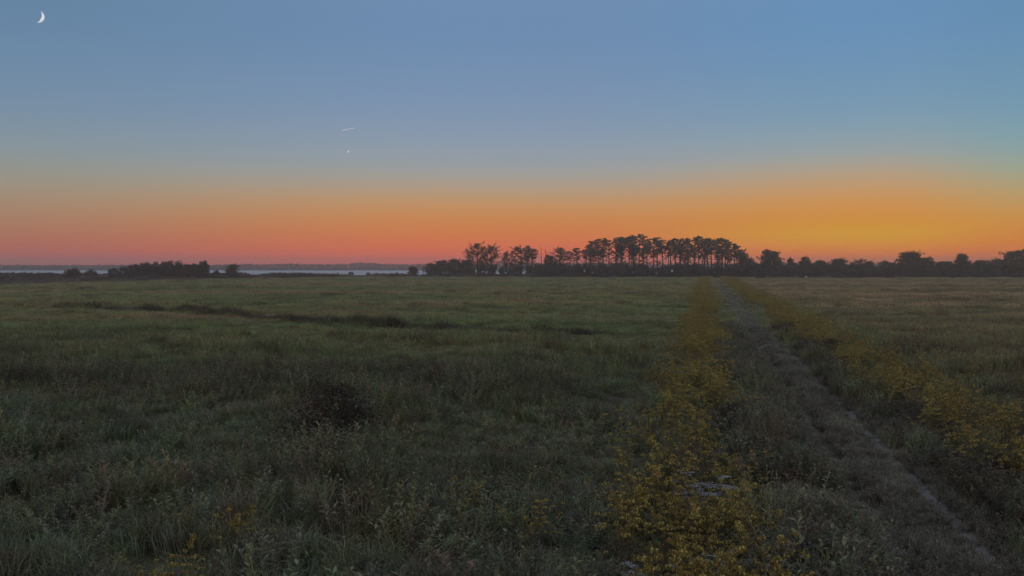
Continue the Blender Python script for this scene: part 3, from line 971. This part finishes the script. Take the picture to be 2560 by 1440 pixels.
place_shrub(540, 676, 392, 26, 'little shrub between the shore thicket and the lone round tree', None)
place_shrub(565, 681, 392, 24, 'lower little shrub at the left foot of the lone round tree', None)
place_shrub(35, 702, 305, 30, 'dark tiny shrub at the meadow edge near the left border', None)
for px, top, w_, lab in ((877, 680, 20, 'small pointed shrub on the spit, left of the others'), (921, 681, 16, 'small tufted shrub in the middle of the spit'),
                    (942, 682, 14, 'small pale shrub right of the middle of the spit'), (960, 684, 24, 'low rounded shrub at the right end of the spit')):
    place_shrub(px, top, 520, w_, lab, 'little shrubs on the spit')

# low brush of the near shore: a continuous tangle
BR = []
for s in (111, 112, 113):
    R_ = np.random.default_rng(s); mb = MB()
    for _ in range(9):
        leaf_clump(mb, (R_.normal() * .8, R_.normal() * .8, .45 + .4 * R_.random()), .55, 24, .30, R_, .8)
    BR.append(proto('brush_clump', mb, M_PLANT))
n = 26000
y = np.sqrt(rng.random(n) * (600 ** 2 - 275 ** 2) + 275 ** 2)
x = (rng.random(n) * .95 - .6) * y
k = (y > field_edge(x, y) - 4) & (basin(x, y) < .2)
x, y = x[k], y[k]
n1 = fbm(x / 14., y / 20.); n2 = fbm(x / 45. + 7, y / 45.)
hh = (.35 + 1.5 * sstep(n1, .35, .75)) * (.7 + .6 * rng.random(len(x))) * (1 - .55 * sstep(y, 440, 560))
C1 = np.array((.15, .12, .105)); C2 = np.array((.23, .175, .13)); C3 = np.array((.09, .065, .065))
tt = C1 * (1 - n2)[:, None] + C2 * n2[:, None]
w = sstep(n1, .5, .75)[:, None]; tt = tt * (1 - w) + C3 * w
scatter('marsh_brush', BR, np.stack([x, y, 0 * x], 1), np.stack([1.2 + .5 * rng.random(len(x))] * 2 + [hh], 1), rot3(len(x), .05), tt * (.7 + .6 * rng.random((len(x), 1))),
        'low purple brown brush covering the marsh between meadow and water')

# the far shore wood, one dark mass beyond the lake
mb = MB(); R_ = np.random.default_rng(120)
for px in np.arange(-260, 2900, 3.2):
    for row in range(2):
        d = 1292 + 45 * row + 20 * R_.random()
        xx = px2x(px + R_.uniform(-2, 2), d)
        h_ = 6.2 + 1.6 * R_.random()
        b_ = fbm(np.array([px / 120.]), np.array([2.5]))[0]
        h_ += 3.0 * max(0, b_ - .35) * 2.2 * float(sstep(px, 520, 680)) + (.8 * R_.random() if px > 560 else 0)
        if px > 1880: h_ += 1.0
        for z in np.arange(.8, h_, 1.7):
            leaf_clump(mb, (xx, d, min(z, h_ - .8)), 1.9, 7, 2.0, R_, .55)
tag(link('far_wood', mb.mesh('far_wood', M_FARWOOD)), 'long low wood on the far shore beyond the water', kind='stuff')

# pale stone at the far edge of the right field
mb = MB(); R_ = np.random.default_rng(130); vs = []; fs = []
for i, (z, r) in enumerate(((0, .7), (.35, .78), (.65, .55), (.82, .2))):
    for k_ in range(9):
        a_ = k_ / 9 * 6.283; q = r * (.85 + .3 * R_.random()); vs.append((q * math.cos(a_), q * .7 * math.sin(a_), z + .05 * R_.normal()))
for i in range(3):
    for k_ in range(9):
        fs.append((i * 9 + k_, i * 9 + (k_ + 1) % 9, (i + 1) * 9 + (k_ + 1) % 9, (i + 1) * 9 + k_))
fs.append(tuple(27 + k_ for k_ in range(9)))
mb.add(vs, fs)
d = 408
tag(link('pale_stone', mb.mesh('pale_stone', noise_mat('pale_stone', (.32, .31, .30), (.5, .48, .46), 3.)), None, (px2x(2015, d), d, .45), 0.3), 'tiny pale stone before the right tree line', 'stone')

# ------------------------------------------------------------------ in the sky
def sky_pos(px, py, dist):
    v = Vector(((px - 1280) / F, 1.0, (HOR - py) / F)); v.normalize()
    return v * dist + Vector((0, 0, CAM_Z))
def glow_through(name, albedo):
    """bright body behind the lit air: its own light adds to that of the sky in front"""
    m, t = new_mat(name)
    out = N(t, 'ShaderNodeOutputMaterial')
    ns = N(t, 'ShaderNodeTexNoise'); ns.inputs['Scale'].default_value = 2.2
    tcn = N(t, 'ShaderNodeTexCoord'); L(t, tcn.outputs['Generated'], ns.inputs['Vector'])
    r = N(t, 'ShaderNodeValToRGB')
    r.color_ramp.elements[0].color = (*[albedo * .75] * 3, 1); r.color_ramp.elements[1].color = (*[albedo] * 3, 1)
    L(t, ns.outputs[0], r.inputs[0])
    df = N(t, 'ShaderNodeBsdfDiffuse'); L(t, r.outputs[0], df.inputs[0])
    tr = N(t, 'ShaderNodeBsdfTransparent')
    ad = N(t, 'ShaderNodeAddShader'); L(t, df.outputs[0], ad.inputs[0]); L(t, tr.outputs[0], ad.inputs[1])
    gm = N(t, 'ShaderNodeNewGeometry')
    mx = N(t, 'ShaderNodeMixShader'); L(t, gm.outputs['Backfacing'], mx.inputs[0]); L(t, ad.outputs[0], mx.inputs[1]); L(t, tr.outputs[0], mx.inputs[2])
    L(t, mx.outputs[0], out.inputs[0])
    return m
D = 30000.
import bmesh
bm = bmesh.new()
bmesh.ops.create_uvsphere(bm, u_segments=64, v_segments=32, radius=D * math.tan(math.radians(.31)))
for f_ in bm.faces: f_.smooth = True
bmesh.ops.delete(bm, geom=[v_ for v_ in bm.verts if v_.normal.dot(sd) < -.02], context='VERTS')   # the unlit half does not show through the lit air
me = bpy.data.meshes.new('moon'); bm.to_mesh(me); bm.free()
mm, t = new_mat('moon_glow')
out = N(t, 'ShaderNodeOutputMaterial'); em = N(t, 'ShaderNodeEmission'); tr = N(t, 'ShaderNodeBsdfTransparent')
ns = N(t, 'ShaderNodeTexNoise'); ns.inputs['Scale'].default_value = 2.2
tcn = N(t, 'ShaderNodeTexCoord'); L(t, tcn.outputs['Generated'], ns.inputs['Vector'])
em.inputs[0].default_value = (1, .96, .97, 1); L(t, M(t, 'MULTIPLY_ADD', ns.outputs[0], .5, .45), em.inputs[1])
gm = N(t, 'ShaderNodeNewGeometry'); mx = N(t, 'ShaderNodeMixShader')
L(t, gm.outputs['Backfacing'], mx.inputs[0]); L(t, em.outputs[0], mx.inputs[1]); L(t, tr.outputs[0], mx.inputs[2]); L(t, mx.outputs[0], out.inputs[0])
me.materials.append(mm)
tag(link('moon', me, None, tuple(sky_pos(102, 45, D))), 'bright crescent moon high in the blue evening sky', 'moon')

m, t = new_mat('star_light')
out = N(t, 'ShaderNodeOutputMaterial'); em = N(t, 'ShaderNodeEmission')
em.inputs[0].default_value = (1, .95, .93, 1); em.inputs[1].default_value = .6
L(t, em.outputs[0], out.inputs[0])
bm = bmesh.new(); bmesh.ops.create_icosphere(bm, subdivisions=2, radius=32)
me = bpy.data.meshes.new('evening_star'); bm.to_mesh(me); bm.free(); me.materials.append(m)
tag(link('evening_star', me, None, tuple(sky_pos(872, 380, D))), 'tiny white evening star below the short contrail', 'star')

# short contrail: a thin ragged rope of ice cloud
a0, a1 = sky_pos(857, 327, 26000), sky_pos(890, 321, 26000)
mb = MB(); R_ = np.random.default_rng(140); pts, rad = [], []
for i in range(15):
    q = i / 14; p_ = a0.lerp(a1, q)
    pts.append((p_.x, p_.y, p_.z + R_.normal() * 2.5)); rad.append(13 * (1 - .55 * q) * (.75 + .5 * R_.random()) * (.5 if i in (0, 14) else 1))
tube(mb, pts, rad, 8)
tag(link('contrail', mb.mesh('contrail', glow_through('ice_cloud', .5), True)), 'short thin white contrail low in the blue sky', 'contrail')

b0_, b1_ = sky_pos(1032, 308, 27000), sky_pos(1078, 304, 27000)
mb = MB(); R_ = np.random.default_rng(141); pts, rad = [], []
for i in range(15):
    q = i / 14; p_ = b0_.lerp(b1_, q)
    pts.append((p_.x, p_.y, p_.z + R_.normal() * 5)); rad.append(20 * (.4 + math.sin(math.pi * q)) * (.75 + .5 * R_.random()))
tube(mb, pts, rad, 8)
tag(link('contrail', mb.mesh('contrail', glow_through('thin_ice_cloud', .05), True)), 'very faint older contrail right of the short white one', 'contrail')
